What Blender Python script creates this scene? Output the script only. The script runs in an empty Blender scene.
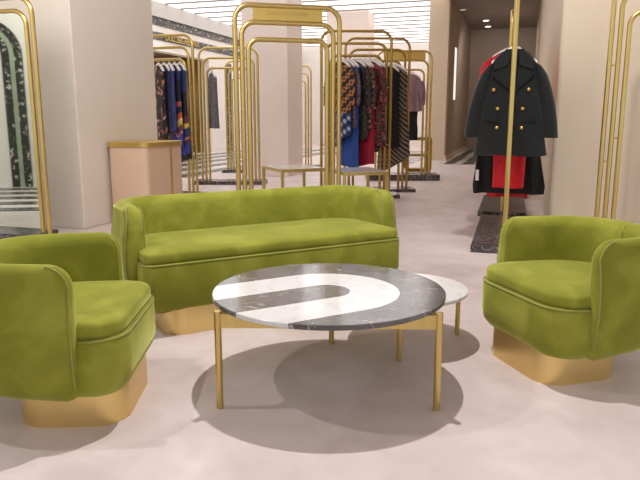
import bpy, bmesh, math, random
from mathutils import Vector, Matrix
random.seed(7)
PI = math.pi
C = bpy.context.scene.collection
sc = bpy.context.scene

# ------------------------------------------------------------------ camera
F, EYE = 631.0, 1.1
PITCH = math.atan(120 / F)
cp, sp = math.cos(PITCH), math.sin(PITCH)
cam = bpy.data.cameras.new('camera'); cam.sensor_width = 36; cam.lens = 36 * F / 640
cam.clip_end = 200
co = bpy.data.objects.new('camera', cam); C.objects.link(co)
co.location = (0, 0, EYE); co.rotation_euler = (PI / 2 - PITCH, 0, 0)
sc.camera = co

def floor_at(px, py, z=0.0):
    """point on the horizontal plane z seen at this place of the photo (used for surveying the room)"""
    a = (px - 320) / F; b = (240 - py) / F
    r = (a, cp + b * sp, -sp + b * cp); t = (z - EYE) / r[2]
    return Vector((r[0] * t, r[1] * t, z))
def hx(px, Y):
    return (px - 320) / F * cp * Y

YAW = math.radians(17.5)
d1 = Vector((math.sin(YAW), math.cos(YAW), 0)); d2 = Vector((math.cos(YAW), -math.sin(YAW), 0))
GRID = -YAW          # z rotation that takes +X to d2
CEIL = 4.4

# ------------------------------------------------------------------ materials
def new_mat(name):
    m = bpy.data.materials.new(name); m.use_nodes = True
    nt = m.node_tree; b = nt.nodes['Principled BSDF']
    return m, nt, b
def lin(c):
    return tuple(((v / 255) / 12.92 if v / 255 <= .04045 else ((v / 255 + .055) / 1.055) ** 2.4) for v in c) + (1,)
def plain(name, rgb, rough=.5, metal=0.0, **kw):
    m, nt, b = new_mat(name)
    b.inputs['Base Color'].default_value = lin(rgb)
    b.inputs['Roughness'].default_value = rough; b.inputs['Metallic'].default_value = metal
    for k, v in kw.items(): b.inputs[k.replace('_', ' ')].default_value = v
    return m
def node(nt, t, **kw):
    n = nt.nodes.new(t)
    for k, v in kw.items(): setattr(n, k, v)
    return n
def ramp(nt, stops, interp='LINEAR'):
    r = nt.nodes.new('ShaderNodeValToRGB'); cr = r.color_ramp; cr.interpolation = interp
    while len(cr.elements) < len(stops): cr.elements.new(.5)
    for e, (p, c) in zip(cr.elements, stops): e.position = p; e.color = lin(c)
    return r
def noisy(name, stops, scale=4, detail=4, rough=.5, metal=0, mapping=None, distortion=0, bump=0, interp='LINEAR', **kw):
    m, nt, b = new_mat(name)
    tc = node(nt, 'ShaderNodeTexCoord'); src = tc.outputs['Object']
    if mapping:
        mp = node(nt, 'ShaderNodeMapping'); mp.inputs['Scale'].default_value = mapping
        nt.links.new(src, mp.inputs['Vector']); src = mp.outputs['Vector']
    n = node(nt, 'ShaderNodeTexNoise'); n.inputs['Scale'].default_value = scale
    n.inputs['Detail'].default_value = detail; n.inputs['Distortion'].default_value = distortion
    nt.links.new(src, n.inputs['Vector'])
    r = ramp(nt, stops, interp); nt.links.new(n.outputs['Fac'], r.inputs['Fac'])
    nt.links.new(r.outputs['Color'], b.inputs['Base Color'])
    b.inputs['Roughness'].default_value = rough; b.inputs['Metallic'].default_value = metal
    if bump:
        bp = node(nt, 'ShaderNodeBump'); bp.inputs['Strength'].default_value = bump; bp.inputs['Distance'].default_value = .01
        nt.links.new(n.outputs['Fac'], bp.inputs['Height']); nt.links.new(bp.outputs['Normal'], b.inputs['Normal'])
    for k, v in kw.items(): b.inputs[k.replace('_', ' ')].default_value = v
    return m
def math_n(nt, op, a, b=None, c=None):
    n = nt.nodes.new('ShaderNodeMath'); n.operation = op
    for i, v in enumerate((a, b, c)):
        if v is None: continue
        if isinstance(v, (int, float)): n.inputs[i].default_value = v
        else: nt.links.new(v, n.inputs[i])
    return n.outputs[0]
def mix_rgb(nt, fac, a, b):
    n = nt.nodes.new('ShaderNodeMix'); n.data_type = 'RGBA'
    nt.links.new(fac, n.inputs[0])
    for v, i in ((a, 6), (b, 7)):
        if isinstance(v, tuple): n.inputs[i].default_value = v
        else: nt.links.new(v, n.inputs[i])
    return n.outputs[2]
def veins(nt, vec, scale, width, seed=0.0, stretch=(1, 1, 1), dist=1.2):
    """thin veins where a noise crosses its middle value: 1 on a vein"""
    mp = node(nt, 'ShaderNodeMapping'); mp.inputs['Location'].default_value = (seed, seed * .7, seed * .3)
    mp.inputs['Scale'].default_value = stretch
    nt.links.new(vec, mp.inputs['Vector'])
    n = node(nt, 'ShaderNodeTexNoise'); n.inputs['Scale'].default_value = scale; n.inputs['Detail'].default_value = 5
    n.inputs['Distortion'].default_value = dist
    nt.links.new(mp.outputs['Vector'], n.inputs['Vector'])
    d = math_n(nt, 'ABSOLUTE', math_n(nt, 'SUBTRACT', n.outputs['Fac'], .5))
    mr = node(nt, 'ShaderNodeMapRange'); mr.inputs[1].default_value = 0; mr.inputs[2].default_value = width
    mr.inputs[3].default_value = 1; mr.inputs[4].default_value = 0
    nt.links.new(d, mr.inputs[0]); return mr.outputs[0]

BRASS = noisy('brass', [(.3, (204, 180, 112)), (.7, (212, 190, 124))], scale=30, rough=.32, metal=1, mapping=(1, 1, .1))
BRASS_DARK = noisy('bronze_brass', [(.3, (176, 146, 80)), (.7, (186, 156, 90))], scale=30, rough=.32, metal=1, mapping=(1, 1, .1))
PLINTH = noisy('brushed_brass', [(.3, (225, 198, 134)), (.7, (226, 199, 135))], scale=40, rough=.34, metal=1, mapping=(.3, .3, 6))
PLATE = plain('satin_brass_plate', (214, 184, 106), .35, .85)
VELVET, vnt, vb = new_mat('green_velvet')
def velvet_setup():
    nt, b = vnt, vb
    tc = node(nt, 'ShaderNodeTexCoord')
    n = node(nt, 'ShaderNodeTexNoise'); n.inputs['Scale'].default_value = 5.5; n.inputs['Detail'].default_value = 5; n.inputs['Distortion'].default_value = .6
    nt.links.new(tc.outputs['Object'], n.inputs['Vector'])
    r = ramp(nt, [(.30, (118, 121, 40)), (.5, (130, 132, 46)), (.72, (150, 151, 62))])
    nt.links.new(n.outputs['Fac'], r.inputs['Fac']); nt.links.new(r.outputs['Color'], b.inputs['Base Color'])
    b.inputs['Roughness'].default_value = .8
    b.inputs['Specular IOR Level'].default_value = .15
    b.inputs['Sheen Weight'].default_value = 1.0; b.inputs['Sheen Roughness'].default_value = .35
    b.inputs['Sheen Tint'].default_value = lin((206, 208, 130))
    f = node(nt, 'ShaderNodeTexNoise'); f.inputs['Scale'].default_value = 500
    nt.links.new(tc.outputs['Object'], f.inputs['Vector'])
    bp = node(nt, 'ShaderNodeBump'); bp.inputs['Strength'].default_value = .12; bp.inputs['Distance'].default_value = .002
    nt.links.new(f.outputs['Fac'], bp.inputs['Height']); nt.links.new(bp.outputs['Normal'], b.inputs['Normal'])
velvet_setup()
PIPING = plain('velvet_piping', (132, 134, 42), .7, Sheen_Weight=.4)

def wall_mat(name, a, b, rough=.5, **kw):
    return noisy(name, [(.35, a), (.65, b)], scale=1.2, detail=3, rough=rough, **kw)
WALL = wall_mat('warm_plaster', (224, 214, 202), (228, 218, 207), .45)
WALL_R = wall_mat('polished_beige_plaster', (222, 205, 182), (226, 210, 188), .42)
WALL_W = wall_mat('white_plaster', (236, 228, 222), (240, 233, 227), .5)
WALL_C = wall_mat('taupe_plaster', (166, 142, 122), (172, 148, 128), .5)
PILLAR = wall_mat('pinkish_white_plaster', (230, 216, 206), (234, 221, 212), .5)
BEIGE_COL = wall_mat('beige_plaster', (206, 184, 158), (210, 190, 165), .5)
GREYBAND = plain('pale_grey_stone', (205, 200, 196), .4)
CORR_CEIL = plain('grey_ceiling_paint', (176, 162, 156), .6)
SLAT = plain('grey_slat', (150, 140, 136), .5)
LEATHER = wall_mat('tan_leather', (210, 180, 154), (214, 185, 160), .55)

def floor_mat():
    m, nt, b = new_mat('rose_concrete_floor')
    tc = node(nt, 'ShaderNodeTexCoord')
    n1 = node(nt, 'ShaderNodeTexNoise'); n1.inputs['Scale'].default_value = 1.7; n1.inputs['Detail'].default_value = 7; n1.inputs['Distortion'].default_value = 1.0
    n2 = node(nt, 'ShaderNodeTexNoise'); n2.inputs['Scale'].default_value = 6; n2.inputs['Detail'].default_value = 5; n2.inputs['Distortion'].default_value = .8
    for n in (n1, n2): nt.links.new(tc.outputs['Object'], n.inputs['Vector'])
    r = ramp(nt, [(.3, (196, 180, 177)), (.5, (210, 195, 193)), (.7, (222, 210, 209))])
    f = math_n(nt, 'ADD', math_n(nt, 'MULTIPLY', n1.outputs['Fac'], .6), math_n(nt, 'MULTIPLY', n2.outputs['Fac'], .4))
    nt.links.new(f, r.inputs['Fac']); nt.links.new(r.outputs['Color'], b.inputs['Base Color'])
    b.inputs['Roughness'].default_value = .42; b.inputs['Specular IOR Level'].default_value = .35
    return m
FLOOR = floor_mat()

def marble(name, base, vein, scale, width, rough=.15, seed=0, extra=None, stretch=(1, 1, 1)):
    m, nt, b = new_mat(name)
    tc = node(nt, 'ShaderNodeTexCoord')
    v = veins(nt, tc.outputs['Object'], scale, width, seed, stretch)
    n = node(nt, 'ShaderNodeTexNoise'); n.inputs['Scale'].default_value = scale * .6; n.inputs['Detail'].default_value = 4
    nt.links.new(tc.outputs['Object'], n.inputs['Vector'])
    r = ramp(nt, [(.3, base[0]), (.7, base[1])]); nt.links.new(n.outputs['Fac'], r.inputs['Fac'])
    fac = math_n(nt, 'MULTIPLY', v, .75)
    c = mix_rgb(nt, fac, r.outputs['Color'], lin(vein)); nt.links.new(c, b.inputs['Base Color'])
    b.inputs['Roughness'].default_value = rough
    return m
BLACKM = marble('black_veined_marble', ((44, 40, 42), (78, 70, 72)), (186, 176, 174), 11, .018, .25, 3)
TERRAZZO, tnt, tb = new_mat('speckled_dark_stone')
def terrazzo():
    nt, b = tnt, tb
    tc = node(nt, 'ShaderNodeTexCoord'); v = node(nt, 'ShaderNodeTexNoise'); v.inputs['Scale'].default_value = 15; v.inputs['Detail'].default_value = 3
    nt.links.new(tc.outputs['Object'], v.inputs['Vector'])
    r = ramp(nt, [(.0, (34, 34, 32)), (.52, (50, 50, 47)), (.59, (100, 96, 88)), (.66, (196, 190, 176))]); nt.links.new(v.outputs['Fac'], r.inputs['Fac'])
    nt.links.new(r.outputs['Color'], b.inputs['Base Color']); b.inputs['Roughness'].default_value = .3
terrazzo()
GREYGREEN = noisy('grey_green_marble', [(.3, (150, 158, 138)), (.7, (172, 178, 158))], scale=3, rough=.3)
WHITEM = marble('white_marble', ((218, 216, 215), (228, 226, 226)), (196, 194, 194), 5, .012, .12, 5)

def tabletop_mat():
    m, nt, b = new_mat('inlaid_marble_top')
    tc = node(nt, 'ShaderNodeTexCoord'); o = tc.outputs['Object']
    ang = math.radians(29.5)
    mp = node(nt, 'ShaderNodeMapping'); mp.vector_type = 'TEXTURE'
    mp.inputs['Location'].default_value = (-.010, -.035, 0); mp.inputs['Rotation'].default_value = (0, 0, ang)
    nt.links.new(o, mp.inputs['Vector'])
    s = node(nt, 'ShaderNodeSeparateXYZ'); nt.links.new(mp.outputs['Vector'], s.inputs[0])
    xp = math_n(nt, 'MAXIMUM', s.outputs[0], 0.0)
    d = math_n(nt, 'SQRT', math_n(nt, 'ADD', math_n(nt, 'MULTIPLY', xp, xp), math_n(nt, 'MULTIPLY', s.outputs[1], s.outputs[1])))
    band = math_n(nt, 'MULTIPLY', math_n(nt, 'GREATER_THAN', d, .098), math_n(nt, 'LESS_THAN', d, .302))
    # black marble: dark grey with a few long white veins
    v1 = veins(nt, o, 2.2, .006, 4.0, (1, 2.2, 1), .8); v2 = veins(nt, o, 7, .006, 9.0, (1, 1.6, 1), .6)
    n = node(nt, 'ShaderNodeTexNoise'); n.inputs['Scale'].default_value = 5; n.inputs['Detail'].default_value = 6
    nt.links.new(o, n.inputs['Vector'])
    r = ramp(nt, [(.3, (70, 68, 71)), (.7, (102, 98, 101))]); nt.links.new(n.outputs['Fac'], r.inputs['Fac'])
    vv = math_n(nt, 'MINIMUM', math_n(nt, 'ADD', math_n(nt, 'MULTIPLY', v1, .6), math_n(nt, 'MULTIPLY', v2, .25)), 1.0)
    blk = mix_rgb(nt, vv, r.outputs['Color'], lin((205, 200, 198)))
    w1 = veins(nt, o, 4, .03, 2.0)
    wht = mix_rgb(nt, math_n(nt, 'MULTIPLY', w1, .25), lin((208, 208, 211)), lin((158, 158, 164)))
    nt.links.new(mix_rgb(nt, band, blk, wht), b.inputs['Base Color'])
    b.inputs['Roughness'].default_value = .12; b.inputs['Specular IOR Level'].default_value = .6
    return m
TOP = tabletop_mat()
def emit(name, rgb, s):
    m, nt, b = new_mat(name)
    b.inputs['Base Color'].default_value = (.8, .8, .8, 1)
    b.inputs['Emission Color'].default_value = lin(rgb); b.inputs['Emission Strength'].default_value = s
    return m
LUMI = emit('luminous_ceiling', (255, 252, 250), 1.6)
MIRROR = plain('mirror_glass', (214, 226, 216), .02, 1.0)
WOOD = noisy('honey_wood', [(.3, (104, 78, 42)), (.7, (136, 104, 58))], scale=3, rough=.5, mapping=(1, 1, 8))
DARKWOOD = noisy('dark_brown_panel', [(.3, (64, 44, 30)), (.7, (80, 56, 38))], scale=3, rough=.5)
HANGER = plain('white_hanger', (240, 236, 234), .4)
STEEL = plain('steel_hook', (200, 196, 188), .3, 1.0)
GOLDBTN = plain('gold_button', (222, 180, 92), .3, 1.0)
NAVY = noisy('midnight_wool', [(.3, (8, 13, 15)), (.7, (13, 20, 22))], scale=60, rough=.85, Sheen_Weight=.15)
BLACKC = noisy('black_cloth', [(.3, (14, 15, 17)), (.7, (24, 26, 28))], scale=40, rough=.85)
REDC = noisy('red_cloth', [(.3, (196, 12, 30)), (.7, (214, 22, 38))], scale=20, rough=.7)
CRIMSON = noisy('crimson_cloth', [(.3, (150, 8, 40)), (.7, (176, 14, 52))], scale=20, rough=.7)
BLUEC = noisy('blue_cloth', [(.3, (18, 62, 140)), (.7, (34, 84, 170))], scale=15, rough=.6, mapping=(6, 6, .6))
COBALT = noisy('cobalt_cloth', [(.3, (26, 32, 90)), (.7, (60, 72, 140))], scale=15, rough=.6, mapping=(6, 6, .6))
MAUVE = noisy('mauve_cloth', [(.3, (124, 92, 108)), (.7, (148, 116, 130))], scale=6, rough=.5)
GREYCL = noisy('charcoal_cloth', [(.3, (84, 82, 88)), (.7, (116, 112, 118))], scale=30, rough=.8)
def print_mat(name, cols, scale, seed=0, stretch=(1, 1, 1)):
    m, nt, b = new_mat(name)
    tc = node(nt, 'ShaderNodeTexCoord'); mp = node(nt, 'ShaderNodeMapping'); mp.inputs['Location'].default_value = (seed, seed, seed)
    mp.inputs['Scale'].default_value = stretch
    nt.links.new(tc.outputs['Object'], mp.inputs['Vector'])
    v = node(nt, 'ShaderNodeTexNoise'); v.inputs['Scale'].default_value = scale; v.inputs['Detail'].default_value = 3; v.inputs['Distortion'].default_value = 1.5
    nt.links.new(mp.outputs['Vector'], v.inputs['Vector'])
    n = len(cols); stops = [(.30 + .42 * i / n, c) for i, c in enumerate(cols)]
    r = ramp(nt, stops, 'CONSTANT'); nt.links.new(v.outputs['Fac'], r.inputs['Fac'])
    nt.links.new(r.outputs['Color'], b.inputs['Base Color']); b.inputs['Roughness'].default_value = .7
    return m
FLORAL = print_mat('dark_floral_print', [(20, 18, 22), (34, 28, 30), (28, 24, 26), (120, 92, 78), (150, 40, 62), (196, 176, 160)], 16, 1)
ROSEP = print_mat('rose_print', [(24, 20, 22), (96, 70, 58), (30, 22, 26), (160, 44, 60), (200, 120, 120)], 18, 4)
PAISLEY = print_mat('purple_paisley_print', [(52, 38, 64), (112, 92, 116), (40, 30, 52), (150, 128, 140), (88, 60, 84)], 20, 8)
LACE = print_mat('black_lace_print', [(18, 18, 20), (50, 46, 46), (22, 20, 22), (104, 94, 88)], 22, 3)
PATCH = print_mat('patchwork_print', [(20, 20, 30), (30, 30, 44), (24, 22, 30), (60, 44, 50), (196, 120, 70), (206, 196, 190)], 6, 2, (1, 1, .8))
FOLK = print_mat('folk_print', [(22, 24, 44), (36, 40, 84), (210, 176, 72), (24, 24, 40), (186, 80, 48), (214, 200, 192)], 10, 6, (.6, .6, 1.6))
DEEPB = print_mat('navy_print', [(18, 22, 46), (28, 36, 84), (22, 24, 50), (70, 84, 150)], 12, 9)
def stripe_mat(name, a, b_, scale, tilt):
    m, nt, b = new_mat(name)
    tc = node(nt, 'ShaderNodeTexCoord'); mp = node(nt, 'ShaderNodeMapping'); mp.inputs['Rotation'].default_value = tilt
    nt.links.new(tc.outputs['Object'], mp.inputs['Vector'])
    w = node(nt, 'ShaderNodeTexWave'); w.inputs['Scale'].default_value = scale; w.inputs['Distortion'].default_value = 3.0; w.inputs['Detail'].default_value = 2
    nt.links.new(mp.outputs['Vector'], w.inputs['Vector'])
    r = ramp(nt, [(.0, a), (.42, a), (.55, b_), (1, b_)]); nt.links.new(w.outputs['Fac'], r.inputs['Fac'])
    nt.links.new(r.outputs['Color'], b.inputs['Base Color']); b.inputs['Roughness'].default_value = .7
    return m
BIAS = stripe_mat('bias_stripe_cloth', (30, 27, 26), (128, 112, 96), 5.5, (.3, .9, .2))
def plaid_mat():
    m, nt, b = new_mat('orange_and_blue_check')
    tc = node(nt, 'ShaderNodeTexCoord'); s = node(nt, 'ShaderNodeSeparateXYZ'); nt.links.new(tc.outputs['Object'], s.inputs[0])
    mp = node(nt, 'ShaderNodeMapping'); mp.inputs['Rotation'].default_value = (0, .6, 0); nt.links.new(tc.outputs['Object'], mp.inputs['Vector'])
    def wave(sc_, direction):
        w_ = node(nt, 'ShaderNodeTexWave'); w_.inputs['Scale'].default_value = sc_; w_.inputs['Distortion'].default_value = .8
        w_.bands_direction = direction; nt.links.new(mp.outputs['Vector'], w_.inputs['Vector']); return w_.outputs['Fac']
    both = math_n(nt, 'MULTIPLY_ADD', wave(2.6, 'Z'), .62, math_n(nt, 'MULTIPLY', wave(4.0, 'X'), .38))
    hi = ramp(nt, [(0, (34, 30, 36)), (.5, (190, 122, 62)), (.8, (70, 60, 60))], 'CONSTANT'); nt.links.new(both, hi.inputs['Fac'])
    lo = ramp(nt, [(0, (24, 30, 66)), (.4, (58, 92, 170)), (.75, (196, 188, 150))], 'CONSTANT'); nt.links.new(both, lo.inputs['Fac'])
    f = math_n(nt, 'GREATER_THAN', s.outputs[2], .42)
    nt.links.new(mix_rgb(nt, f, lo.outputs['Color'], hi.outputs['Color']), b.inputs['Base Color']); b.inputs['Roughness'].default_value = .7
    return m
def zigzag_mat(name, stops, amp=.05, freq=9.0):
    m, nt, b = new_mat(name)
    tc = node(nt, 'ShaderNodeTexCoord'); s = node(nt, 'ShaderNodeSeparateXYZ'); nt.links.new(tc.outputs['Object'], s.inputs[0])
    zz = math_n(nt, 'PINGPONG', math_n(nt, 'MULTIPLY', s.outputs[0], freq), 1.0)
    n = node(nt, 'ShaderNodeTexNoise'); n.inputs['Scale'].default_value = 7; nt.links.new(tc.outputs['Object'], n.inputs['Vector'])
    v = math_n(nt, 'ADD', math_n(nt, 'ADD', s.outputs[2], math_n(nt, 'MULTIPLY', zz, amp)), math_n(nt, 'MULTIPLY', n.outputs['Fac'], .12))
    r = ramp(nt, stops, 'CONSTANT'); nt.links.new(math_n(nt, 'MULTIPLY', v, .75), r.inputs['Fac'])
    nt.links.new(r.outputs['Color'], b.inputs['Base Color']); b.inputs['Roughness'].default_value = .7
    return m
ZIG = zigzag_mat('zigzag_border_print', [(0, (40, 40, 96)), (.10, (52, 62, 150)), (.16, (178, 120, 130)), (.19, (110, 60, 72)), (.26, (208, 180, 70)), (.31, (228, 214, 180)), (.34, (196, 96, 48)), (.40, (34, 36, 66)), (.47, (170, 92, 84)), (.52, (24, 26, 46)), (.75, (36, 44, 92))])
ZIGB = zigzag_mat('navy_zigzag_print', [(0, (26, 26, 34)), (.14, (50, 60, 150)), (.24, (64, 46, 80)), (.29, (186, 110, 100)), (.33, (44, 50, 110)), (.42, (206, 184, 80)), (.47, (90, 50, 56)), (.55, (22, 26, 50)), (.8, (40, 52, 110))])
PLAID = plaid_mat()

# ------------------------------------------------------------------ object helpers
def obj(name, bm, mat, parent=None, smooth=False, loc=None, rotz=0.0):
    me = bpy.data.meshes.new(name)
    bmesh.ops.recalc_face_normals(bm, faces=bm.faces)
    bm.to_mesh(me); bm.free()
    if mat: me.materials.append(mat)
    if smooth:
        me.polygons.foreach_set('use_smooth', [True] * len(me.polygons))
        try: me.set_sharp_from_angle(angle=math.radians(smooth if smooth is not True else 40))
        except Exception: pass
    o = bpy.data.objects.new(name, me); C.objects.link(o)
    if parent: o.parent = parent
    if loc is not None: o.location = loc
    if rotz: o.rotation_euler = (0, 0, rotz)
    return o
def tag(o, label, cat, group=None):
    o['label'] = label; o['category'] = cat
    if group: o['group'] = group
    return o
def thing(name, label, cat, loc=(0, 0, 0), rotz=0.0, group=None):
    o = bpy.data.objects.new(name, None); C.objects.link(o); o.empty_display_size = .1
    o.location = loc; o.rotation_euler = (0, 0, rotz)
    return tag(o, label, cat, group)
def struct(name, bm, mat, **kw):
    o = obj(name, bm, mat, **kw); o['kind'] = 'structure'; return o

def box(bm, x0, x1, y0, y1, z0, z1, bevel=0.0, seg=2):
    vs = [bm.verts.new((x, y, z)) for z in (z0, z1) for y in (y0, y1) for x in (x0, x1)]
    fs = [bm.faces.new([vs[i] for i in f]) for f in ((0, 2, 3, 1), (4, 5, 7, 6), (0, 1, 5, 4), (2, 6, 7, 3), (0, 4, 6, 2), (1, 3, 7, 5))]
    if bevel:
        es = list({e for f in fs for e in f.edges})
        bmesh.ops.bevel(bm, geom=es, offset=bevel, segments=seg, affect='EDGES', profile=.5)
    return bm
def bx(*a, **k): return box(bmesh.new(), *a, **k)
def rrect(w, d, r, n=8, cx=0, cy=0):
    """rounded rectangle outline, counter-clockwise; r may be (front, back)"""
    rf, rb = (r, r) if not isinstance(r, tuple) else r
    pts = []
    for (sx, sy, a0, rr) in ((1, -1, -PI / 2, rf), (1, 1, 0, rb), (-1, 1, PI / 2, rb), (-1, -1, PI, rf)):
        ox, oy = sx * (w / 2 - rr), sy * (d / 2 - rr)
        for i in range(n + 1):
            a = a0 + PI / 2 * i / n
            pts.append((cx + ox + rr * math.cos(a), cy + oy + rr * math.sin(a)))
    return pts
def loft(bm, rings, cap0=True, cap1=True, closed=True):
    vr = [[bm.verts.new(p) for p in r] for r in rings]
    n = len(vr[0])
    for a, b in zip(vr, vr[1:]):
        for i in range(n if closed else n - 1):
            j = (i + 1) % n
            bm.faces.new((a[i], a[j], b[j], b[i]))
    if cap0: bm.faces.new(vr[0][::-1])
    if cap1: bm.faces.new(vr[-1])
    return bm
def inset(pts, k):
    """move a closed outline inwards by k"""
    out = []; n = len(pts)
    for i in range(n):
        p0, p1, p2 = Vector(pts[i - 1]), Vector(pts[i]), Vector(pts[(i + 1) % n])
        t = (p2 - p0); t = t.normalized() if t.length > 1e-9 else Vector((1, 0))
        out.append((p1.x - t.y * k, p1.y + t.x * k))
    return out
def tube(bm, pts, r, seg=10, closed=False, caps=True):
    pts = [Vector(p) for p in pts]; n = len(pts)
    rings = []; up = None
    for i, p in enumerate(pts):
        if closed: t = pts[(i + 1) % n] - pts[i - 1]
        else: t = pts[min(i + 1, n - 1)] - pts[max(i - 1, 0)]
        t.normalize()
        if up is None:
            up = Vector((0, 0, 1)) if abs(t.z) < .9 else Vector((0, 1, 0))
        x = t.cross(up)
        if x.length < 1e-6: x = t.orthogonal()
        x.normalize(); up = x.cross(t).normalized()
        rings.append([p + (x * math.cos(2 * PI * k / seg) + up * math.sin(2 * PI * k / seg)) * r for k in range(seg)])
    vr = [[bm.verts.new(p) for p in ring] for ring in rings]
    m = n if closed else n - 1
    for i in range(m):
        a, b = vr[i], vr[(i + 1) % n]
        for k in range(seg):
            l = (k + 1) % seg; bm.faces.new((a[k], a[l], b[l], b[k]))
    if caps and not closed: bm.faces.new(vr[0][::-1]); bm.faces.new(vr[-1])
    return bm
def tb_(pts, r, **k): return tube(bmesh.new(), pts, r, **k)
def cyl(bm, x, y, z0, z1, r, seg=24, bev=0.0):
    prof = [(r - bev, z0), (r, z0 + bev), (r, z1 - bev), (r - bev, z1)] if bev else [(r, z0), (r, z1)]
    return loft(bm, [[(x + q * math.cos(2 * PI * i / seg), y + q * math.sin(2 * PI * i / seg), z) for i in range(seg)] for q, z in prof])

# ------------------------------------------------------------------ the setting
b = bmesh.new(); box(b, -16, 14, -4, 36, -.2, 0)
struct('floor', b, FLOOR)

def grid_box(name, origin, a0, a1, b0, b1, z0, z1, mat, bevel=0.0):
    """box in the store's own axes: a along the shop front (d2), b into the store (d1), from a floor point"""
    return struct(name, bx(a0, a1, b0, b1, z0, z1, bevel=bevel), mat, loc=(origin[0], origin[1], 0), rotz=GRID)

LC = Vector((-2.41, 6.38, 0))                        # left front pillar, its right front corner
grid_box('wall_left_front', LC, -3.2, 0, 0, 1.46, 0, CEIL, WALL, bevel=.01)
RC = Vector((2.25, 6.15, 0))                         # corner of the right wall
grid_box('wall_right', RC, 0, 3.0, 0, 21, 0, CEIL, WALL_R, bevel=.03)
MC = Vector((-.62, 12.5, 0))                         # middle pillar right front corner
grid_box('wall_pillar', MC, -.95, 0, 0, .86, 0, CEIL, PILLAR, bevel=.01)
grid_box('wall_pillar.001', (.21, 20.6), 0, 1.32, 0, .9, 0, CEIL, PILLAR)
C3 = Vector((3.50, 17.9, 0))
grid_box('wall_corridor', C3, -.53, 0, 0, 9, 0, CEIL, BEIGE_COL)
grid_box('wall_corridor_side', C3, 0, .03, .05, 7.1, 0, CEIL, WALL_C)
grid_box('wall_corridor_back', C3, .03, 5.2, 7.0, 7.2, 0, CEIL, WALL_C)
grid_box('baseboard_corridor', C3, -.56, .05, -.03, 7.0, 0, .12, BEIGE_COL)
W0 = Vector((-4.81, 18.1, 0))                        # left wall of the back room: b runs along it
OP0, OP1 = -2.2, 3.75                                # shop opening in it
grid_box('wall_left', W0, -.3, 0, OP1, 14, 0, CEIL, WALL_W)
grid_box('wall_left_header', W0, -.3, 0, -3.5, OP1, 3.05, CEIL, WALL_W)
grid_box('wall_left_jamb', W0, -.3, 0, -3.5, OP0, 0, 3.05, WALL_W)
grid_box('wall_back', W0, -.3, 9.5, 12.7, 13, 0, CEIL, WALL_W)
# bands on the fascia
grid_box('trim_1', W0, 0, .06, -3.4, 12.6, 4.22, 4.36, GREYBAND)
grid_box('trim_2', W0, 0, .03, -3.4, 12.6, 3.74, 3.95, TERRAZZO)
grid_box('trim_3', W0, 0, .03, -3.4, 12.6, 3.34, 3.55, TERRAZZO)
grid_box('trim_4', W0, 0, .10, -3.4, 12.6, 3.95, 4.22, GREYBAND)
grid_box('trim_5', W0, 0, .03, 5.0, 5.4, 0, 3.05, TERRAZZO)
grid_box('trim_6', W0, 0, .03, 9.0, 9.6, 0, 3.05, TERRAZZO)
grid_box('trim_7', W0, 0, .03, 10.6, 11.3, 0, 3.05, TERRAZZO)
# shop behind the opening
grid_box('wall_shop_back', W0, -2.6, -2.4, -3.5, OP1 + .3, 0, 3.3, WOOD)
grid_box('wall_shop_side', W0, -2.4, -.3, OP1 + .1, OP1 + .3, 0, 3.3, WOOD)
grid_box('wall_shop_side.001', W0, -1.2, -.9, -.6, 1.7, 0, 3.05, DARKWOOD)
grid_box('ceiling_shop', W0, -2.6, -.3, -3.5, OP1 + .3, 3.1, 3.3, DARKWOOD)
# striped marble floors
def stripes(name, origin, a0, a1, b0, b1, n, duty, along_b=True):
    struct(name, bx(a0, a1, b0, b1, 0, .004), WHITEM, loc=(origin[0], origin[1], 0), rotz=GRID)
    bm = bmesh.new(); L = (a1 - a0) if along_b else (b1 - b0)
    for i in range(n):
        q0 = (a0 if along_b else b0) + L * (i + .3) / n; q1 = q0 + L * duty / n
        if along_b: box(bm, q0, q1, b0, b1, .004, .007)
        else: box(bm, a0, a1, q0, q1, .004, .007)
    return struct(name + '.001', bm, TERRAZZO, loc=(origin[0], origin[1], 0), rotz=GRID)
stripes('trim_8', W0, .1, 4.0, -5.0, 8.0, 5, .45)
stripes('trim_9', C3, .06, 1.9, -1.9, 6.8, 4, .55)
stripes('trim_10', C3, -2.4, -.6, -1.9, 5.0, 7, .4, False)

# ceilings
def ceil_box(name, a0, a1, b0, b1, z0, mat):
    return struct(name, bx(a0, a1, b0, b1, z0, z0 + .1), mat, rotz=GRID)
LUMZ = CEIL
ceil = ceil_box('ceiling', -10.3, -2.06, 8, 32, LUMZ, LUMI)
ceil_box('ceiling_front', -10.3, 4.0, -3.5, 8, LUMZ, WALL_W)
ceil_box('ceiling_front_right', -2.06, 4.0, 8, 16.4, LUMZ, WALL_W)
ceil_box('ceiling_corridor', -2.06, 4.0, 16.4, 28, LUMZ, CORR_CEIL)
ceil_box('trim_11', -2.10, -2.02, 16.3, 18.2, LUMZ - .10, WALL_W)
k = 0; bb = 8.2
while bb < 31.6:
    s_ = obj('slat', bx(-10.0, -2.1, bb - .036, bb + .036, -.035, 0), SLAT, ceil, loc=(0, 0, LUMZ)); bb += .87
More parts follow.
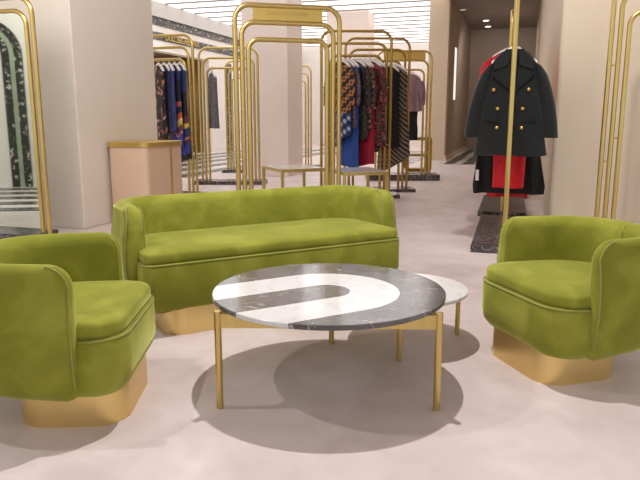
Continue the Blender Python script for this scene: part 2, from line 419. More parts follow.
# recessed downlights in the corridor ceiling
for (px, py) in ((463, 9), (486, 20), (488, 26)):
    a = (px - 320) / F; q = (240 - py) / F; r = Vector((a, cp + q * sp, -sp + q * cp)); t = (CEIL - EYE) / r.z
    loc = Vector((0, 0, EYE)) + r * t
    t_ = thing('downlight', {463: 'small recessed downlight nearest in the corridor ceiling', 486: 'bright recessed downlight in the corridor ceiling, middle one',
               488: 'bright recessed downlight farthest along the corridor ceiling'}[px], 'ceiling light', (loc.x, loc.y, CEIL - .02))
    bm = bmesh.new(); cyl(bm, 0, 0, 0, .02, .13); obj('trim_ring', bm, CORR_CEIL if px == 463 else WALL_W, t_)
    bm = bmesh.new(); cyl(bm, 0, 0, -.012, 0, .09); obj('lens', bm, emit('lamp_lens', (255, 246, 236), .3 if px == 463 else 3), t_)
# lit slot window in the corridor's left wall
bm = bx(.03, .05, 1.5, 1.9, 1.7, 3.2); struct('window_1', bm, emit('lit_slot', (255, 250, 246), .9), loc=(C3.x, C3.y, 0), rotz=GRID)

# lettering on the fascia
def text_mesh(body, size, depth, width=None, spacing=1.0):
    cu = bpy.data.curves.new('t', 'FONT'); cu.body = body; cu.size = size; cu.extrude = depth; cu.align_x = 'CENTER'; cu.align_y = 'CENTER'
    cu.space_character = spacing
    o = bpy.data.objects.new('t', cu); C.objects.link(o)
    bpy.context.view_layer.update()
    me = bpy.data.meshes.new_from_object(o.evaluated_get(bpy.context.evaluated_depsgraph_get()))
    bpy.data.objects.remove(o); bpy.data.curves.remove(cu)
    bm = bmesh.new(); bm.from_mesh(me); bpy.data.meshes.remove(me)
    if width:
        xs = [v.co.x for v in bm.verts]; s = width / (max(xs) - min(xs)); bmesh.ops.scale(bm, vec=(s, 1, 1), verts=bm.verts)
    return bm
bm = text_mesh('DOLCE&GABBANA', .26, .02, 2.0)
bmesh.ops.transform(bm, matrix=Matrix.Rotation(PI / 2, 4, 'X'), verts=bm.verts)
sgn = obj('sign_lettering', bm, BRASS)
p_ = W0 + d1 * 1.95 + d2 * .051
sgn.location = (p_.x, p_.y, 3.445); sgn.rotation_euler = (0, 0, PI / 2 - YAW)
tag(sgn, 'gold capital shop-name lettering on the dark speckled fascia of the back wall', 'sign')

# ------------------------------------------------------------------ sofa and armchairs
def shell_bm(a, b_, yf, R, z0, zt, th, tfront=.5, n_arc=14):
    """tub back: wraps from the left arm front (-a, yf) round the back (y=b_) to the right arm front"""
    path = []                                             # centre line with outward normals
    ac, bc, Rc = a - th / 2, b_ - th / 2, R - th / 2
    L = b_ - R - yf
    ns = max(10, int(L / .03))
    for i in range(ns): path.append((-ac, yf + L * (i / ns) ** 1.6, -1, 0))
    for i in range(n_arc + 1):
        t = PI - PI / 2 * i / n_arc; path.append((-a + R + Rc * math.cos(t), b_ - R + Rc * math.sin(t), math.cos(t), math.sin(t)))
    W = 2 * (a - R)
    nb = max(4, int(W / .08))
    for i in range(1, nb): path.append((-a + R + W * i / nb, bc, 0, 1))
    for i in range(n_arc + 1):
        t = PI / 2 - PI / 2 * i / n_arc; path.append((a - R + Rc * math.cos(t), b_ - R + Rc * math.sin(t), math.cos(t), math.sin(t)))
    for i in range(ns - 1, -1, -1): path.append((ac, yf + L * (i / ns) ** 1.6, 1, 0))
    # distance from the nearer end
    ds = [0]
    for p, q in zip(path, path[1:]): ds.append(ds[-1] + math.hypot(q[0] - p[0], q[1] - p[1]))
    tot = ds[-1]; rings = []
    rc = .075; re = .022
    for (x, y, nx, ny), s in zip(path, ds):
        d = min(s, tot - s)
        drop = rc - math.sqrt(max(0, rc * rc - (rc - d) ** 2)) if d < rc else 0
        zz = zt - drop
        kk = math.sqrt(max(0, 1 - (1 - d / re) ** 2)) if d < re else 1
        kk = .45 + .55 * kk
        q_ = min(1, d / .34); tf = tfront + (1 - tfront) * q_ * q_ * (3 - 2 * q_); cc = th / 2 - th * tf / 2
        rb = .06; zb = z0 + (rb - math.sqrt(max(0, rb * rb - (rb - d) ** 2)) if d < rb else 0)
        h = zz - zb; ring = []
        prof = []                                         # (offset across, z): inner bottom -> inner top -> outer top -> outer bottom
        rt = th / 2
        for j in range(7): prof.append((-rt, zb + .03 + (h - rt - .03) * j / 6))
        for j in range(1, 8):
            t = PI - PI * j / 8; prof.append((rt * math.cos(t), zz - rt + rt * math.sin(t)))
        nz = 12
        for j in range(nz + 1):
            u = 1 - j / nz; z = zb + .07 + (zz - rt - zb - .07) * u
            bul = .022 * math.sin(PI * min(1, u * 1.05)) - .02 * max(0, .25 - u) / .25
            prof.append((rt + bul, z))
        for (o_, dz) in ((-.030, .04), (-.055, .015), (-.085, 0)): prof.append((rt + o_, zb + dz))
        for o_, z in prof:
            o2 = rt - (rt - o_) * tf if o_ < rt else o_
            o2 = cc + (o2 - cc) * kk
            ring.append((x + nx * o2, y + ny * o2, z))
        rings.append(ring)
    bm = bmesh.new(); loft(bm, rings)
    bmesh.ops.remove_doubles(bm, verts=bm.verts, dist=.0004)
    return bm, path
def seat_furniture(root, W, Dp, R, zt, armgap, front_r, plinth_w, plinth_d, zs=.355, tfront=.5, body_in=.035, mid_seam=True):
    a = W / 2; yb = Dp / 2; yfront = -Dp / 2; yarm = yfront + armgap; th = .105; z0 = .125
    bm = bmesh.new(); pts = rrect(plinth_w, plinth_d, .11, 8, 0, yfront + .03 + plinth_d / 2); ins = inset(pts, .006)
    loft(bm, [[(x, y, 0) for x, y in pts], [(x, y, z0 + .02) for x, y in pts]])
    obj('plinth', bm, PLINTH, root, smooth=True)
    # upholstered seat box
    out = rrect(W - body_in, Dp - .05, (front_r, R), 10, 0, -.025)
    prof = [(.075, z0), (.035, z0 + .012), (.012, z0 + .04), (0, z0 + .085), (0, zs - .02), (.004, zs - .006), (.012, zs)]
    bm = bmesh.new(); loft(bm, [[(x, y, z) for x, y in inset(out, k)] for k, z in prof])
    base = obj('seat_base', bm, VELVET, root, smooth=True)
    pip = inset(out, .002)
    obj('piping', tb_([(x, y, zs - .004) for x, y in pip], .0035, seg=8, closed=True), PIPING, base, smooth=True)
    # cushion with a soft crown
    cpts = inset(out, .012)
    prof = [(.008, zs + .001), (.002, zs + .006), (0, zs + .015), (.0, zs + .040), (.003, zs + .049), (.010, zs + .056), (.03, zs + .062), (.07, zs + .067), (.14, zs + .071), (.24, zs + .073)]
    bm = bmesh.new()
    rings = []
    cx, cy = 0, -.025
    hw, hd = (W - body_in) / 2, (Dp - .05) / 2
    for k, z in prof:
        if k <= .012: rings.append([(x, y, z) for x, y in inset(cpts, k)])
        else:
            sx, sy = (hw - k) / hw, (hd - k) / hd
            rings.append([(x * sx, cy + (y - cy) * sy, z) for x, y in cpts])
    loft(bm, rings)
    obj('seat_cushion', bm, VELVET, root, smooth=60)
    bm, path = shell_bm(a, yb, yarm, R, z0, zt, th, tfront)
    sh = obj('backrest', bm, VELVET, root, smooth=60)
    # piping along both edges of the top and down the arm fronts
    for side in (-1, 1):
        for off in (.004, th * tfront - .006):
            x = side * (a - off); rc = .075; up = z0 + .06; pts = []
            bul = .021 if off < .01 else 0
            for i in range(9):
                v = i / 8; pts.append((x + side * bul * math.sin(PI * v), yarm + .008, up + (zt - rc - up) * v))
            for i in range(1, 10):
                dd = rc * i / 9; drop = rc - math.sqrt(max(0, rc * rc - (rc - dd) ** 2))
                pts.append((x - side * (.010 * i / 9 if off < .01 else -.010 * i / 9), yarm + .008 + dd, zt - drop - .010 + .004 * i / 9))
            obj('piping', tb_(pts, .0035, seg=8), PIPING, sh, smooth=True)
    if mid_seam: obj('seam', tb_([(0, yb - th - .001, zs + .09 + (zt - .05 - zs - .09) * i / 6) for i in range(7)] + [(0, yb - th + .012, zt - .018), (0, yb - th / 2, zt + .001)], .004, seg=8), PIPING, sh, smooth=True)

def rot_facing(dx, dy): return math.atan2(dx, -dy)       # local -Y faces (dx,dy)
SOFA_A = math.radians(29.5)
su = Vector((math.cos(SOFA_A), math.sin(SOFA_A), 0)); sv = Vector((-math.sin(SOFA_A), math.cos(SOFA_A), 0))
SOFA_W, SOFA_D = 1.66, .68
sofa_c = Vector((-.893, 3.01, 0)) + su * .818 + sv * (SOFA_D / 2 - .01)
t = thing('sofa', 'long green velvet sofa with curved back on a low brass plinth behind the round table', 'sofa', (sofa_c.x, sofa_c.y, 0), SOFA_A)
seat_furniture(t, SOFA_W, SOFA_D, .24, .668, .15, .06, SOFA_W - .30, SOFA_D - .16, .39, .9, .085, False)
t = thing('armchair', 'green velvet tub armchair at the left edge, in front of the sofa end', 'armchair', (-1.035, 2.365, 0), rot_facing(1, .05))
seat_furniture(t, .68, .68, .30, .625, .155, .13, .48, .40)
t = thing('armchair', 'green velvet tub armchair on the right beside the beige wall', 'armchair', (1.165, 2.79, 0), rot_facing(-.957, -.29))
seat_furniture(t, .70, .68, .30, .635, .155, .15, .48, .40)

# ------------------------------------------------------------------ coffee tables
TC = Vector((.037, 2.572, 0)); TR = .485
t = thing('coffee_table', 'large round coffee table with black and white inlaid marble top on brass legs', 'coffee table', TC)
bm = bmesh.new(); cyl(bm, 0, 0, .382, .402, TR, 96, .003); obj('tabletop', bm, TOP, t, smooth=30)
legs = [(-.425, -.282), (.412, -.300), (.02, .44)]
for (x, y) in legs:
    k_ = 1.0
    bm = bmesh.new(); cyl(bm, x * k_, y * k_, 0, .392, .0135, 16, .002); obj('leg', bm, BRASS, t, smooth=30)
for i in range(3):
    (x0, y0), (x1, y1) = legs[i], legs[(i + 1) % 3]
    L = math.hypot(x1 - x0, y1 - y0); an = math.atan2(y1 - y0, x1 - x0)
    o = obj('apron_bar', bx(0.01, L - .01, -.005, .005, -.055, 0), BRASS, t, loc=(x0, y0, .381), rotz=an)
SC = Vector((.435, 3.055, 0)); SR = .30
t = thing('coffee_table', 'lower round coffee table with a white marble top tucked behind the large table', 'coffee table', SC)
bm = bmesh.new(); cyl(bm, 0, 0, .262, .280, SR, 72, .003); obj('tabletop', bm, WHITEM, t, smooth=30)
slegs = [(.715 - SC.x, 3.145 - SC.y), (.366 - SC.x, 2.775 - SC.y), (.235 - SC.x, 3.27 - SC.y)]
for (x, y) in slegs:
    bm = bmesh.new(); cyl(bm, x, y, 0, .261, .0125, 16, .002); obj('leg', bm, BRASS, t, smooth=30)
for i in range(3):
    (x0, y0), (x1, y1) = slegs[i], slegs[(i + 1) % 3]
    L = math.hypot(x1 - x0, y1 - y0); an = math.atan2(y1 - y0, x1 - x0)
    obj('apron_bar', bx(0.01, L - .01, -.005, .005, -.04, 0), BRASS, t, loc=(x0, y0, .261), rotz=an)

# ------------------------------------------------------------------ arch racks
def arch_pts(w, h, r, z0, n=8):
    pts = [(-w / 2, 0, z0), (-w / 2, 0, z0 + (h - r - z0) * .5), (-w / 2, 0, h - r)]
    for i in range(1, n + 1):
        a = PI - PI / 2 * i / n; pts.append((-w / 2 + r + r * math.cos(a), 0, h - r + r * math.sin(a)))
    for i in range(0, n + 1):
        a = PI / 2 - PI / 2 * i / n; pts.append((w / 2 - r + r * math.cos(a), 0, h - r + r * math.sin(a)))
    pts += [(w / 2, 0, z0 + (h - r - z0) * .5), (w / 2, 0, z0)]
    return pts
def arch_rack(label, loc, yaw, w, H=2.3, n=3, dx=.066, dz=.165, r=.020, base=(1.2, .4, .05), mat=BRASS, plate=False, cat='clothes rack', group=None):
    t = thing('garment_rack', label, cat, (loc[0], loc[1], 0), yaw, group)
    obj('base_slab', bx(-base[0] / 2, base[0] / 2, -base[1] / 2, base[1] / 2, 0, base[2], bevel=.004), BLACKM, t)
    for i in range(n):
        obj('arch_frame', tb_(arch_pts(w - 2 * i * dx, H - i * dz, .15 - .02 * i, base[2] - .005), r, seg=12), mat, t, smooth=True)
    for i in range(n - 1):
        for s in (-1, 1):
            for z in ((1.55, .75) if i == 0 else (.95,)):
                x = s * (w / 2 - i * dx)
                obj('spacer', tb_([(x - s * r * .6, 0, z), (x - s * (dx - r * .6), 0, z)], .008, seg=8), mat, t, smooth=True)
    if plate:
        pw = plate if not isinstance(plate, bool) else .72
        pl = obj('name_plate', bx(-pw / 2, pw / 2, -.006, .006, H - dz + r * .5, H - r * .5), PLATE, t)
        bm = text_mesh('DOLCE&GABBANA', .05, .0015, pw * .58, 1.5)
        bmesh.ops.transform(bm, matrix=Matrix.Rotation(PI / 2, 4, 'X'), verts=bm.verts)
        obj('engraved_lettering', bm, BRASS_DARK, pl, loc=(0, -.0065, H - dz * .45))
    return t
def from_right(px, Y, w, yaw):
    return Vector((hx(px, Y), Y, 0)) - Vector((math.cos(yaw), math.sin(yaw), 0)) * w / 2
def from_left(px, Y, w, yaw):
    return Vector((hx(px, Y), Y, 0)) + Vector((math.cos(yaw), math.sin(yaw), 0)) * w / 2

YM = math.radians(14)
arch_rack('tall empty brass arch rack with a name plate, standing just behind the sofa', Vector((hx(289, 6.75), 6.75, 0)), YM, 1.09, 2.235, r=.026, plate=True, base=(1.25, .4, .05))
YN = math.radians(3)
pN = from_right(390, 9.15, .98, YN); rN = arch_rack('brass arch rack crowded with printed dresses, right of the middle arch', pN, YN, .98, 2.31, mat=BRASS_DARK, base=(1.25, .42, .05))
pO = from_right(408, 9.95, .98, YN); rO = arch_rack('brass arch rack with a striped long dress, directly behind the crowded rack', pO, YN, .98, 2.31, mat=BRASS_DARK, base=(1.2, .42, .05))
pA = from_right(195, 9.25, 1.02, GRID); rA = arch_rack('brass arch rack of folk print clothes beyond the tan plinth', pA, GRID, 1.02, 2.28, base=(1.2, .3, .05))
pB = from_right(258.5, 11.1, 1.0, -.02); rB = arch_rack('brass arch rack on a black slab left of the white pillar, holding one grey coat', pB, -.02, 1.0, 2.3, base=(1.24, .45, .06))
pC = from_left(226.5, 13.6, 1.0, -.02); rC = arch_rack('empty brass arch rack farthest back left, behind the rack of the grey coat', pC, -.02, 1.0, 2.3, base=(1.2, .4, .06))
pF = from_right(311, 14.9, 1.0, GRID); rF = arch_rack('thin brass arch rack showing just past the white pillar', pF, GRID, 1.0, 2.32, base=(1.3, .4, .06))
pP = from_right(430, 11.9, 1.0, 0.0); rP = arch_rack('brass arch rack with plain header plate and mauve top beside the beige corridor corner', pP, 0, 1.0, 2.33, plate=False, base=(1.34, .55, .11))
obj('header_plate', bx(-.38, .38, -.006, .006, 2.33 - .16, 2.32), PLATE, rP)
# right-hand racks, seen end on
AR = math.radians(16.75); ra = Vector((math.sin(AR), math.cos(AR), 0)); rn = Vector((ra.y, -ra.x, 0)); YR = PI / 2 - AR
def on_right(D): return ra * D - rn * .02
rR1 = arch_rack('brass arch rack seen end on, its wide slab behind the right armchair', on_right(6.30), YR, 1.62, 2.30, dz=.27, base=(1.85, .54, .06))
rR2 = arch_rack('second brass arch rack seen end on, behind the rack of the dark coat', on_right(8.35) - rn * .05, YR, 1.50, 2.30, base=(1.72, .54, .06))
rR3 = arch_rack('third brass arch rack seen end on, deepest along the right wall', on_right(10.2), YR, 1.40, 2.30, base=(1.6, .54, .06))
pW = from_left(604.5, 5.45, 1.06, GRID)
arch_rack('brass arch rack against the beige wall at the right edge', pW, GRID, 1.06, 2.3, base=(1.2, .34, .05))

# standing mirror on the left
MW = 1.02
pm = from_right(40.5, 5.85, MW, GRID)
t = thing('standing_mirror', 'tall arched floor mirror in a double brass frame at the left edge', 'mirror', (pm.x, pm.y, 0), GRID)
obj('base_slab', bx(-MW / 2 - .08, MW / 2 - .05, -.18, .18, 0, .06, bevel=.004), BLACKM, t)
for i in range(2):
    obj('arch_frame', tb_(arch_pts(MW - i * .14, 2.17 - i * .115, .15 - .02 * i, 0), .022, seg=12), BRASS, t, smooth=True)
for s in (-1, 1):
    for z in (1.55, .55): obj('spacer', tb_([(s * (MW / 2 - .012), 0, z), (s * (MW / 2 - .063), 0, z)], .008, seg=8), BRASS, t, smooth=True)
gl = [(x, z) for x, _, z in arch_pts(MW - .16, 2.05, .13, .058)]
bm = bmesh.new(); loft(bm, [[(x, -.008, z) for x, z in gl], [(x, .008, z) for x, z in gl]])
obj('mirror_glass', bm, MIRROR, t)
# the doorway and striped floor the mirror shows, standing to the left of the camera
mn = Vector((-math.sin(YAW), -math.cos(YAW), 0)); m0 = Vector((pm.x, pm.y, 0)) + mn * .008
def refl(v): 
    v = Vector(v); k_ = (v - m0).dot(mn); return v - mn * (2 * k_)
vx = Vector((1, .12, 0)).normalized(); vy = Vector((-vx.y, vx.x, 0))
corner = Vector((hx(28, 10.6), 10.6, 0))
o0 = refl(corner); ex = refl(corner + vx) - o0; ey = refl(corner + vy) - o0
def portal_obj(name, bm, mat):
    for v in bm.verts:
        p_ = o0 + ex * v.co.x + ey * v.co.y; v.co = Vector((p_.x, p_.y, v.co.z))
    return struct(name, bm, mat)
def arch_band(w0, w1, y0, y1, H=2.70, Wd=2.2, R=.56):
    """strip of an arched door surround between insets w0 and w1"""
    o_ = [(x - Wd / 2, z) for x, _, z in arch_pts(Wd - 2 * w0, H - w0, R - w0, 0)]
    i_ = [(x - Wd / 2, z) for x, _, z in arch_pts(Wd - 2 * w1, H - w1, R - w1, 0)]
    bm = bmesh.new()
    for y in (y0, y1):
        A = [bm.verts.new((x, y, z)) for x, z in o_]; B = [bm.verts.new((x, y, z)) for x, z in i_]
        for j in range(len(A) - 1): bm.faces.new((A[j], A[j + 1], B[j + 1], B[j]))
        if y == y0: A0, B0 = A, B
    for j in range(len(A) - 1):
        bm.faces.new((A0[j], A0[j + 1], A[j + 1], A[j])); bm.faces.new((B0[j], B0[j + 1], B[j + 1], B[j]))
    return bm
portal_obj('trim_12', arch_band(0, .115, -.06, .0), TERRAZZO)
portal_obj('trim_13', arch_band(.115, .19, -.05, .0), GREYGREEN)
portal_obj('trim_14', arch_band(.19, .31, -.06, .0), TERRAZZO)
portal_obj('wall_left_entrance', bx(-3.5, 1.2, .002, .2, 0, CEIL), WALL_W)
for i in range(5):
    portal_obj('trim_%d' % (15 + i), bx(-3.0, 2.6, -.55 - .62 * i, -.25 - .62 * i, 0, .006), TERRAZZO)

# podium
pc = Vector((-1.80, 6.60, 0))
t = thing('plinth_cabinet', 'tan leather display plinth with a brass top edge against the left pillar', 'display plinth', (pc.x, pc.y, 0), GRID)
pw, pd, ph = .50, .78, .872
out = rrect(pw, pd, .07, 6, -pw / 2, pd / 2)
bm = bmesh.new(); loft(bm, [[(x, y, 0) for x, y in inset(out, .012)], [(x, y, ph - .055) for x, y in inset(out, .012)]]); obj('body', bm, LEATHER, t, smooth=30)
bm = bmesh.new(); loft(bm, [[(x, y, z) for x, y in inset(out, q)] for q, z in ((.004, ph - .055), (0, ph - .052), (0, ph - .004), (.004, ph))]); obj('top_edge', bm, PLATE, t, smooth=30)
obj('vertical_strip', bx(-.014, -.004, .48, .51, .0, ph - .056), PLATE, t)

# low white display tables behind the sofa
def display_table(label, p, yaw, Lx, dp):
    t = thing('display_table', label, 'display table', (p[0], p[1], 0), yaw)
    obj('tabletop', bx(.01, Lx - .01, .01, dp - .01, .486, .502, bevel=.002), WHITEM, t)
    bm = bmesh.new()
    box(bm, 0, Lx, 0, .022, .46, .5); box(bm, 0, Lx, dp - .022, dp, .46, .5); box(bm, 0, .022, .022, dp - .022, .46, .5); box(bm, Lx - .022, Lx, .022, dp - .022, .46, .5)
    obj('frame', bm, BRASS, t)
    for x in (0, Lx - .035):
        for y in (0, dp - .035): obj('leg', bx(x, x + .035, y, y + .035, 0, .46), BRASS, t)
f0 = floor_at(281.5, 169.5, .5)
display_table('low brass framed table with white top behind the sofa, below the white pillar', f0, math.radians(24), .62, .75)
f1 = floor_at(389, 171.5, .5); ya = math.radians(14)
f1 = f1 - Vector((math.cos(ya), math.sin(ya), 0)) * .56
display_table('low brass framed table with white top in front of the crowded clothes rack', f1, ya, .56, .75)

# open brass stand on the mauve rack's slab
st = floor_at(406.5, 172, .11); st1 = floor_at(430.5, 172, .11); sw = (st1 - st).length
t = thing('display_stand', 'open brass frame stand with a shelf on the black slab by the mauve top', 'display stand', (st.x, st.y, .1105), 0)
H_ = .66
for x in (0, sw - .03):
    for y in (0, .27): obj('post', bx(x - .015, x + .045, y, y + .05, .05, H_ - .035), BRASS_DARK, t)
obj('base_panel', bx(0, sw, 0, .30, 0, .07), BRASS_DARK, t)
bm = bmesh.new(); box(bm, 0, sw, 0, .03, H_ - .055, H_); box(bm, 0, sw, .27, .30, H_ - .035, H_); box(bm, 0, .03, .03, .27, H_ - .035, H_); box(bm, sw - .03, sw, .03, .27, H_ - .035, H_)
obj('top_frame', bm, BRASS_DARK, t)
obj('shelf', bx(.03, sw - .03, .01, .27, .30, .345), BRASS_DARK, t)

# ------------------------------------------------------------------ clothes
def hanger(label, p, yaw, group, half=.20, drop=.085):
    """p: point under the rail where the hook hangs (top of rail tube)"""
    t = thing('clothes_hanger', label, 'hanger', p, yaw, group)
    hk = [(0, .0245 * math.cos(math.radians(q)), .0245 * math.sin(math.radians(q)) - .020) for q in range(200, -61, -20)] + [(0, .004, -.047), (0, 0, -.06), (0, 0, -.085)]
    obj('hook', tb_(hk, .0035, seg=6), STEEL, t, smooth=True)
    rings = []
    for i in range(17):
        u = -1 + 2 * i / 16; x = u * half; z = -.085 - drop * abs(u) ** 1.5; hh = .034 * (1 - .35 * abs(u)); dd = .012 + .012 * abs(u)
        rings.append([(x, dd * math.cos(q), z + hh * math.sin(q)) for q in [2 * PI * k / 10 for k in range(10)]])
    bm = bmesh.new(); loft(bm, rings); obj('shoulder_bar', bm, HANGER, t, smooth=True)
    return t
def body_bm(w, L, th, flare=1.15, folds=5, amp=.012, waist=.92, slope=.085, seed=0, asym=0.0, rows=20, seg=40, neck=.05, tiers=0, strap=False):
    """hanging garment body, top at z=L, hem at z=0"""
    rnd = random.Random(seed); ph = rnd.random() * 6; ph2 = rnd.random() * 6
    rings = []
    for i in range(rows + 1):
        v = i / rows
        if v < .18:
            q = v / .18; z = L - slope * 1.25 * q ** 1.3
            half = neck + (w / 2 - neck) * q ** .75; d = .035 + (th / 2 - .035 if th / 2 > .035 else 0) * q
            if i == 0: d = .028
        else:
            q = (v - .18) / .82; z = (L - slope * 1.25) * (1 - q)
            half = w / 2 * (1 + (waist - 1) * math.sin(PI * min(1, q * 1.6)) + (flare - 1) * q ** 1.4)
            d = th / 2 * (1 + .25 * q)
            if tiers: half *= 1 + .06 * ((q * tiers) % 1.0)
        am = amp * max(0, v - .1) * 1.3
        ring = []
        for k in range(seg):
            a = 2 * PI * k / seg; c, s = math.cos(a), math.sin(a)
            x = half * math.copysign(abs(c) ** .8, c); y = d * math.copysign(abs(s) ** .7, s)
            f = am * (math.sin(folds * x / (w / 2) * 2.2 + ph) + .5 * math.sin(folds * 1.9 * x / (w / 2) + ph2))
            ring.append((x + am * .4 * math.sin(7 * v + ph), y + f, z + asym * max(0, (v - .45) / .55) * (x / half if half else 0) + (.006 * math.sin(a * 3 + ph) if i == rows else 0)))
        rings.append(ring)
    bm = bmesh.new(); loft(bm, rings); return bm
def sleeve_bm(w, L, zsh, length, side, r0=.075, r1=.06, splay=.16, th=.06):
    rings = []
    n = 10
    for i in range(n + 1):
        v = i / n
        x = side * (w / 2 - .025 + splay * length * v ** .8 + .02 * math.sin(PI * v)); z = L - zsh - length * v
        rx = (r0 + (r1 - r0) * v); ry = min(th, rx)
        if i == 0: rx *= .75
        x += 0
        rings.append([(x + rx * math.cos(2 * PI * k / 16), ry * math.sin(2 * PI * k / 16) - .012 * v, z + side * .45 * rx * math.cos(2 * PI * k / 16) * (1 - v) * -1) for k in range(16)])
    bm = bmesh.new(); loft(bm, rings); return bm
HANG = .085 + .062      # hook top to garment neck
def hang(name, desc, cat, rail_p, yaw, w, L, th, mat, group=None, sleeve=0, hdesc=None, hgroup='white hangers on the racks', **kw):
    """one hanger over the rail at rail_p (top of rail) and one garment on it"""
    hanger(hdesc or ('white hanger of the ' + desc), rail_p, yaw, hgroup, half=min(.20, w / 2 - .02))
    z = rail_p[2] - HANG - L + .045
    t = thing(name, desc, cat, (rail_p[0], rail_p[1], z), yaw, group)
    obj('body', body_bm(w, L, th, **kw), mat, t, smooth=True)
    if sleeve:
        for s in (-1, 1): obj('sleeve', sleeve_bm(w, L, .10, sleeve, s, th=th * .55, r0=.07, r1=.055, splay=.10), mat, t, smooth=True)
    return t
def rail_point(root, u, H, n=3, dz=.165, r=.020):
    a = root.rotation_euler[2]; z = H - (n - 1) * dz + r
    return Vector((root.location.x + math.cos(a) * u, root.location.y + math.sin(a) * u, z))

# crowded rack: printed dresses turned edge on
TURN = math.radians(-47)
itemsN = [
 ('dress', 'orange and blue checked dress on the crowded rack', 'dress', .42, 1.12, .06, PLAID, .5, 1.1),
 ('blouse', 'purple paisley blouse beside the checked dress', 'blouse', .40, .95, .05, PAISLEY, .5, 1.05),
 ('dress', 'long bright blue dress on the crowded rack', 'dress', .38, 1.46, .05, BLUEC, 0, 1.1),
 ('dress', 'black lace dress just right of the long blue dress', 'dress', .42, 1.14, .05, LACE, .5, 1.15),
 ('blouse', 'dark floral blouse beside the long crimson dress', 'blouse', .42, .86, .055, FLORAL, .55, 1.1),
 ('dress', 'long crimson dress among dark prints', 'dress', .36, 1.44, .05, CRIMSON, 0, 1.25),
 ('dress', 'black dress with red roses on the crowded rack', 'dress', .42, 1.10, .055, ROSEP, .5, 1.1),
 ('dress', 'dark flower print dress at the right end of the crowded rack', 'dress', .40, 1.22, .055, FLORAL, 0, 1.1),
]
for i, (nm, ds_, ct, w, L, th, mt, sl, fl) in enumerate(itemsN):
    hang(nm, ds_, ct, rail_point(rN, -.235 + .071 * i, 2.31), YN + TURN + .1 * math.sin(2.3 * i), w, L, th - .014, mt, 'clothes on the crowded rack', sleeve=sl, flare=fl, seed=i, amp=.007, asym=(.13, .05, -.03, .10, -.08, .04, -.07, .06)[i])
itemsO = [
 ('dress', 'black dress hanging behind the right post of the crowded rack', 'dress', .40, 1.25, .05, BLACKC, 1.1, .20),
 ('dress', 'long grey bias-striped dress at the second rack end', 'dress', .46, 1.50, .09, BIAS, 1.25, .295),
]
for i, (nm, ds_, ct, w, L, th, mt, fl, u) in enumerate(itemsO):
    hang(nm, ds_, ct, rail_point(rO, u - .03, 2.31), YN + math.radians(-40), w, L, th, mt, 'clothes on the second crowded rack', flare=fl, seed=20 + i, amp=.010, asym=(.05, .16)[i])
itemsA = [
 ('dress', 'dark print dress half hidden by the left pillar', 'dress', .40, 1.00, PATCH, 1.05, -.02),
 ('jacket', 'navy print jacket beside the cobalt blouse', 'jacket', .40, .98, DEEPB, 1.05, .07),
 ('blouse', 'cobalt blue blouse on the folk print rack', 'blouse', .40, .96, COBALT, 1.05, .155),
 ('dress', 'zigzag banded dress above the tan plinth', 'dress', .40, 1.12, ZIG, 1.1, .24),
 ('dress', 'long navy zigzag dress at the folk print rack end', 'dress', .38, 1.36, ZIGB, 1.1, .325),
]
for i, (nm, ds_, ct, w, L, mt, fl, u) in enumerate(itemsA):
    hang(nm, ds_, ct, rail_point(rA, u - .03, 2.28), GRID + math.radians(-38) + .08 * math.sin(2.1 * i), w, L, .055, mt, 'clothes on the folk print rack', flare=fl, seed=40 + i, amp=.007, asym=(-.06, .05, .04, -.05, .05)[i])
itemsP = [
 ('top', 'mauve top on the rack beside the beige corridor corner', 'top', .40, .66, MAUVE, 1.1, .12, .12),
]
for i, (nm, ds_, ct, w, L, mt, fl, u, th) in enumerate(itemsP):
    t = hang(nm, ds_, ct, rail_point(rP, u, 2.33), math.radians(-12), w, L, th, mt, flare=fl, seed=60 + i, sleeve=.45)
p_ = rail_point(rP, .12, 2.33)
t = thing('skirt', 'black pencil skirt hanging below the mauve top', 'skirt', (p_.x, p_.y, p_.z - HANG - 1.14), math.radians(-12))
obj('body', body_bm(.31, .56, .075, flare=1.0, slope=.02, neck=.15, seed=64, amp=.004), BLACKC, t, smooth=True)
# grey coat against the back left wall: hangs on the empty far rack
hang('coat', 'grey coat alone on the rack left of the white pillar', 'coat', rail_point(rB, -.275, 2.3), math.radians(-62), .36, .93, .08, GREYCL, flare=1.05, seed=66)

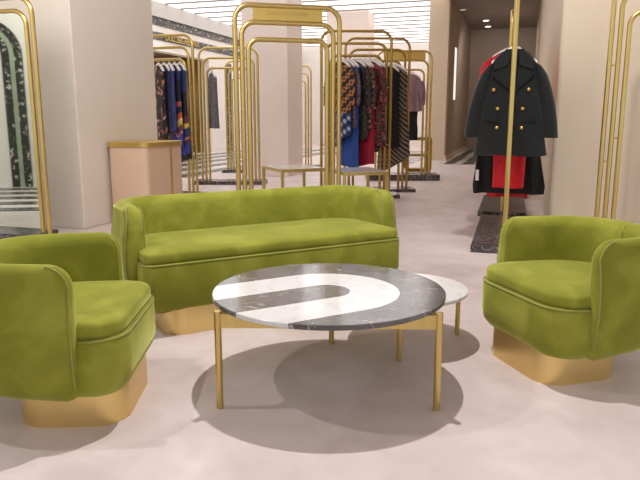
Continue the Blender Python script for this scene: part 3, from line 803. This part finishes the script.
# right racks: coat facing the camera
def coat(p, yaw):
    hanger('white hanger holding the dark double-breasted coat', p, yaw, 'white hangers on the racks', half=.095, drop=.05)
    L, w, th = .90, .41, .15
    z = p[2] - .085 - L
    t = thing('coat', 'midnight double-breasted coat with gold buttons at the front of the right-hand rack', 'coat', (p[0], p[1], z), yaw)
    obj('body', body_bm(w, L, th, flare=1.52, folds=2, amp=.010, waist=1.0, slope=.125, seed=3, neck=.065), NAVY, t, smooth=True)
    for s in (-1, 1):
        sl = obj('sleeve', sleeve_bm(w, L, .125, .62, s, r0=.066, r1=.066, splay=.24, th=.075), NAVY, t, smooth=True)
    # collar and lapels: thick folded panels on the chest
    def panel(name, pts, y, thk=.014):
        bm = bmesh.new(); loft(bm, [[(x, y(x, zz) - thk, zz) for x, zz in pts], [(x, y(x, zz), zz) for x, zz in pts]])
        bmesh.ops.bevel(bm, geom=list(bm.edges), offset=.004, segments=2, affect='EDGES')
        return obj(name, bm, NAVY, t, smooth=30)
    front = lambda x, zz: -.082 + .02 * min(1, max(0, (zz - L + .13) / .13)) + .35 * x * x
    for s in (-1, 1):
        panel('lapel', [(s * x, L - q) for x, q in ((.03, .34), (.012, .28), (.045, .12), (.09, .15), (.178, .20), (.150, .235), (.09, .29))][:: s], front)
        panel('collar', [(s * x, L - q) for x, q in ((.045, .14), (.028, .025), (.065, .0), (.105, .05), (.172, .15), (.155, .18), (.09, .155))][:: s], lambda x, zz: front(x, zz) - .010)
        panel('pocket_flap', [(s * x, L - q) for x, q in ((.10, .58), (.20, .57), (.202, .605), (.102, .615))][:: s], lambda x, zz: -.088 + .25 * x * x, .012)
    for s, xx in ((-1, .115), (1, .09)):
        for q in (.34, .50, .66):
            x = s * (xx + ((.04) if q == .34 else 0)); yy = -.088 + .25 * x * x
            bm = bmesh.new(); loft(bm, [[(x + r_ * math.cos(2 * PI * k / 14), yy - o_, L - q + r_ * math.sin(2 * PI * k / 14)) for k in range(14)] for r_, o_ in ((.014, -.01), (.0145, .005), (.010, .010), (.004, .012))])
            obj('button', bm, GOLDBTN, t, smooth=True)
    obj('front_edge', tb_([(.035, -.092, L - .34 - (L - .38) * i / 8) for i in range(9)], .005, seg=6), NAVY, t, smooth=True)
    return t
FACE = -AR
def rr(u): return Vector((0, 0, 2.30 - .54 + .020)) + Vector((rR1.location.x, rR1.location.y, 0)) + ra * u
coat(rr(-.46), FACE)
def rhang(name, desc, cat, u, w, L, th, mat, root=rR1, **kw):
    p = Vector((root.location.x, root.location.y, 2.30 - (.54 if root is rR1 else .33) + .020)) + ra * u
    return hang(name, desc, cat, p, FACE, w, L, th, mat, 'clothes on the right-hand racks', **kw)
rhang('dress', 'bright red dress showing below the hem of the dark coat', 'dress', -.24, .30, 1.19, .07, REDC, flare=.92, seed=71)
bdress = rhang('dress', 'long black tiered dress behind the bright red dress', 'dress', -.06, .46, 1.26, .09, BLACKC, flare=1.40, seed=72, tiers=3, amp=.02)
obj('hang_tag', bx(-.295, -.265, -.085, -.082, .12, .22), HANGER, bdress)
rhang('jacket', 'black jacket showing around the black tiered dress', 'jacket',   .14, .46, 1.11, .09, BLACKC, flare=1.28, seed=73, amp=.02, sleeve=.6)
rhang('dress', 'long scarlet dress with the lowest red hem', 'dress', .36, .40, 1.34, .08, REDC, flare=1.0, seed=74)
rhang('jacket', 'red jacket whose shoulder shows left of the dark coat', 'jacket', -.40, .54, .85, .10, REDC, root=rR2, flare=1.05, seed=75, sleeve=.62)

# ------------------------------------------------------------------ light
w = bpy.data.worlds.new('world'); sc.world = w; w.use_nodes = True
w.node_tree.nodes['Background'].inputs[0].default_value = (1, .985, .97, 1)
w.node_tree.nodes['Background'].inputs[1].default_value = .9
def spot(loc, target, power, size, angle=70, blend=.5, col=(1, .975, .95)):
    l = bpy.data.lights.new('spotlight', 'SPOT'); l.energy = power; l.spot_size = math.radians(angle); l.spot_blend = blend; l.shadow_soft_size = size; l.color = col
    o = bpy.data.objects.new('spotlight', l); C.objects.link(o); o.location = loc
    o.rotation_euler = (Vector(target) - Vector(loc)).to_track_quat('-Z', 'Y').to_euler()
spot((.08, 2.98, 2.9), (.06, 2.80, 0), 240, .03, 125, .6)
spot((-2.25, 2.25, 3.2), (0, 2.65, 0), 95, .03, 110, .6)
spot((-3.6, 2.6, 4.2), (-3.2, 6.6, 1.5), 420, 1.2, 80)  # added fill, unseen: lifts the front face of the left pillar
spot((-4.7, 4.5, 4.2), (-7.4, 3.6, 1.0), 480, .2, 110)  # unseen fill added so the doorway wall looks bright in the mirror
spot((5.3, 19.5, 4.2), (6.6, 23, 0), 160, .2, 120)  # extra fill added to brighten the dark corridor, apart from its downlights
spot((1.2, 4.2, 4.2), (2.9, 6.2, 1.2), 260, .1, 80)
spot((-1.2, 4.2, 4.2), (-2.4, 6.6, 1.2), 260, .1, 80)
spot((-2.5, 16, 4.0), (-7, 19.5, 1.0), 120, .2, 60)
l = bpy.data.lights.new('shop_lamp', 'POINT'); l.energy = 32; l.color = (1, .8, .5); l.shadow_soft_size = .3
o = bpy.data.objects.new('shop_lamp', l); C.objects.link(o); q_ = W0 + d1 * 2.5 - d2 * 1.4; o.location = (q_.x, q_.y, 2.0)

vs = sc.view_settings
vs.view_transform = 'Standard'; vs.look = 'None'; vs.gamma = 1; vs.use_curve_mapping = False; vs.exposure = 0.0
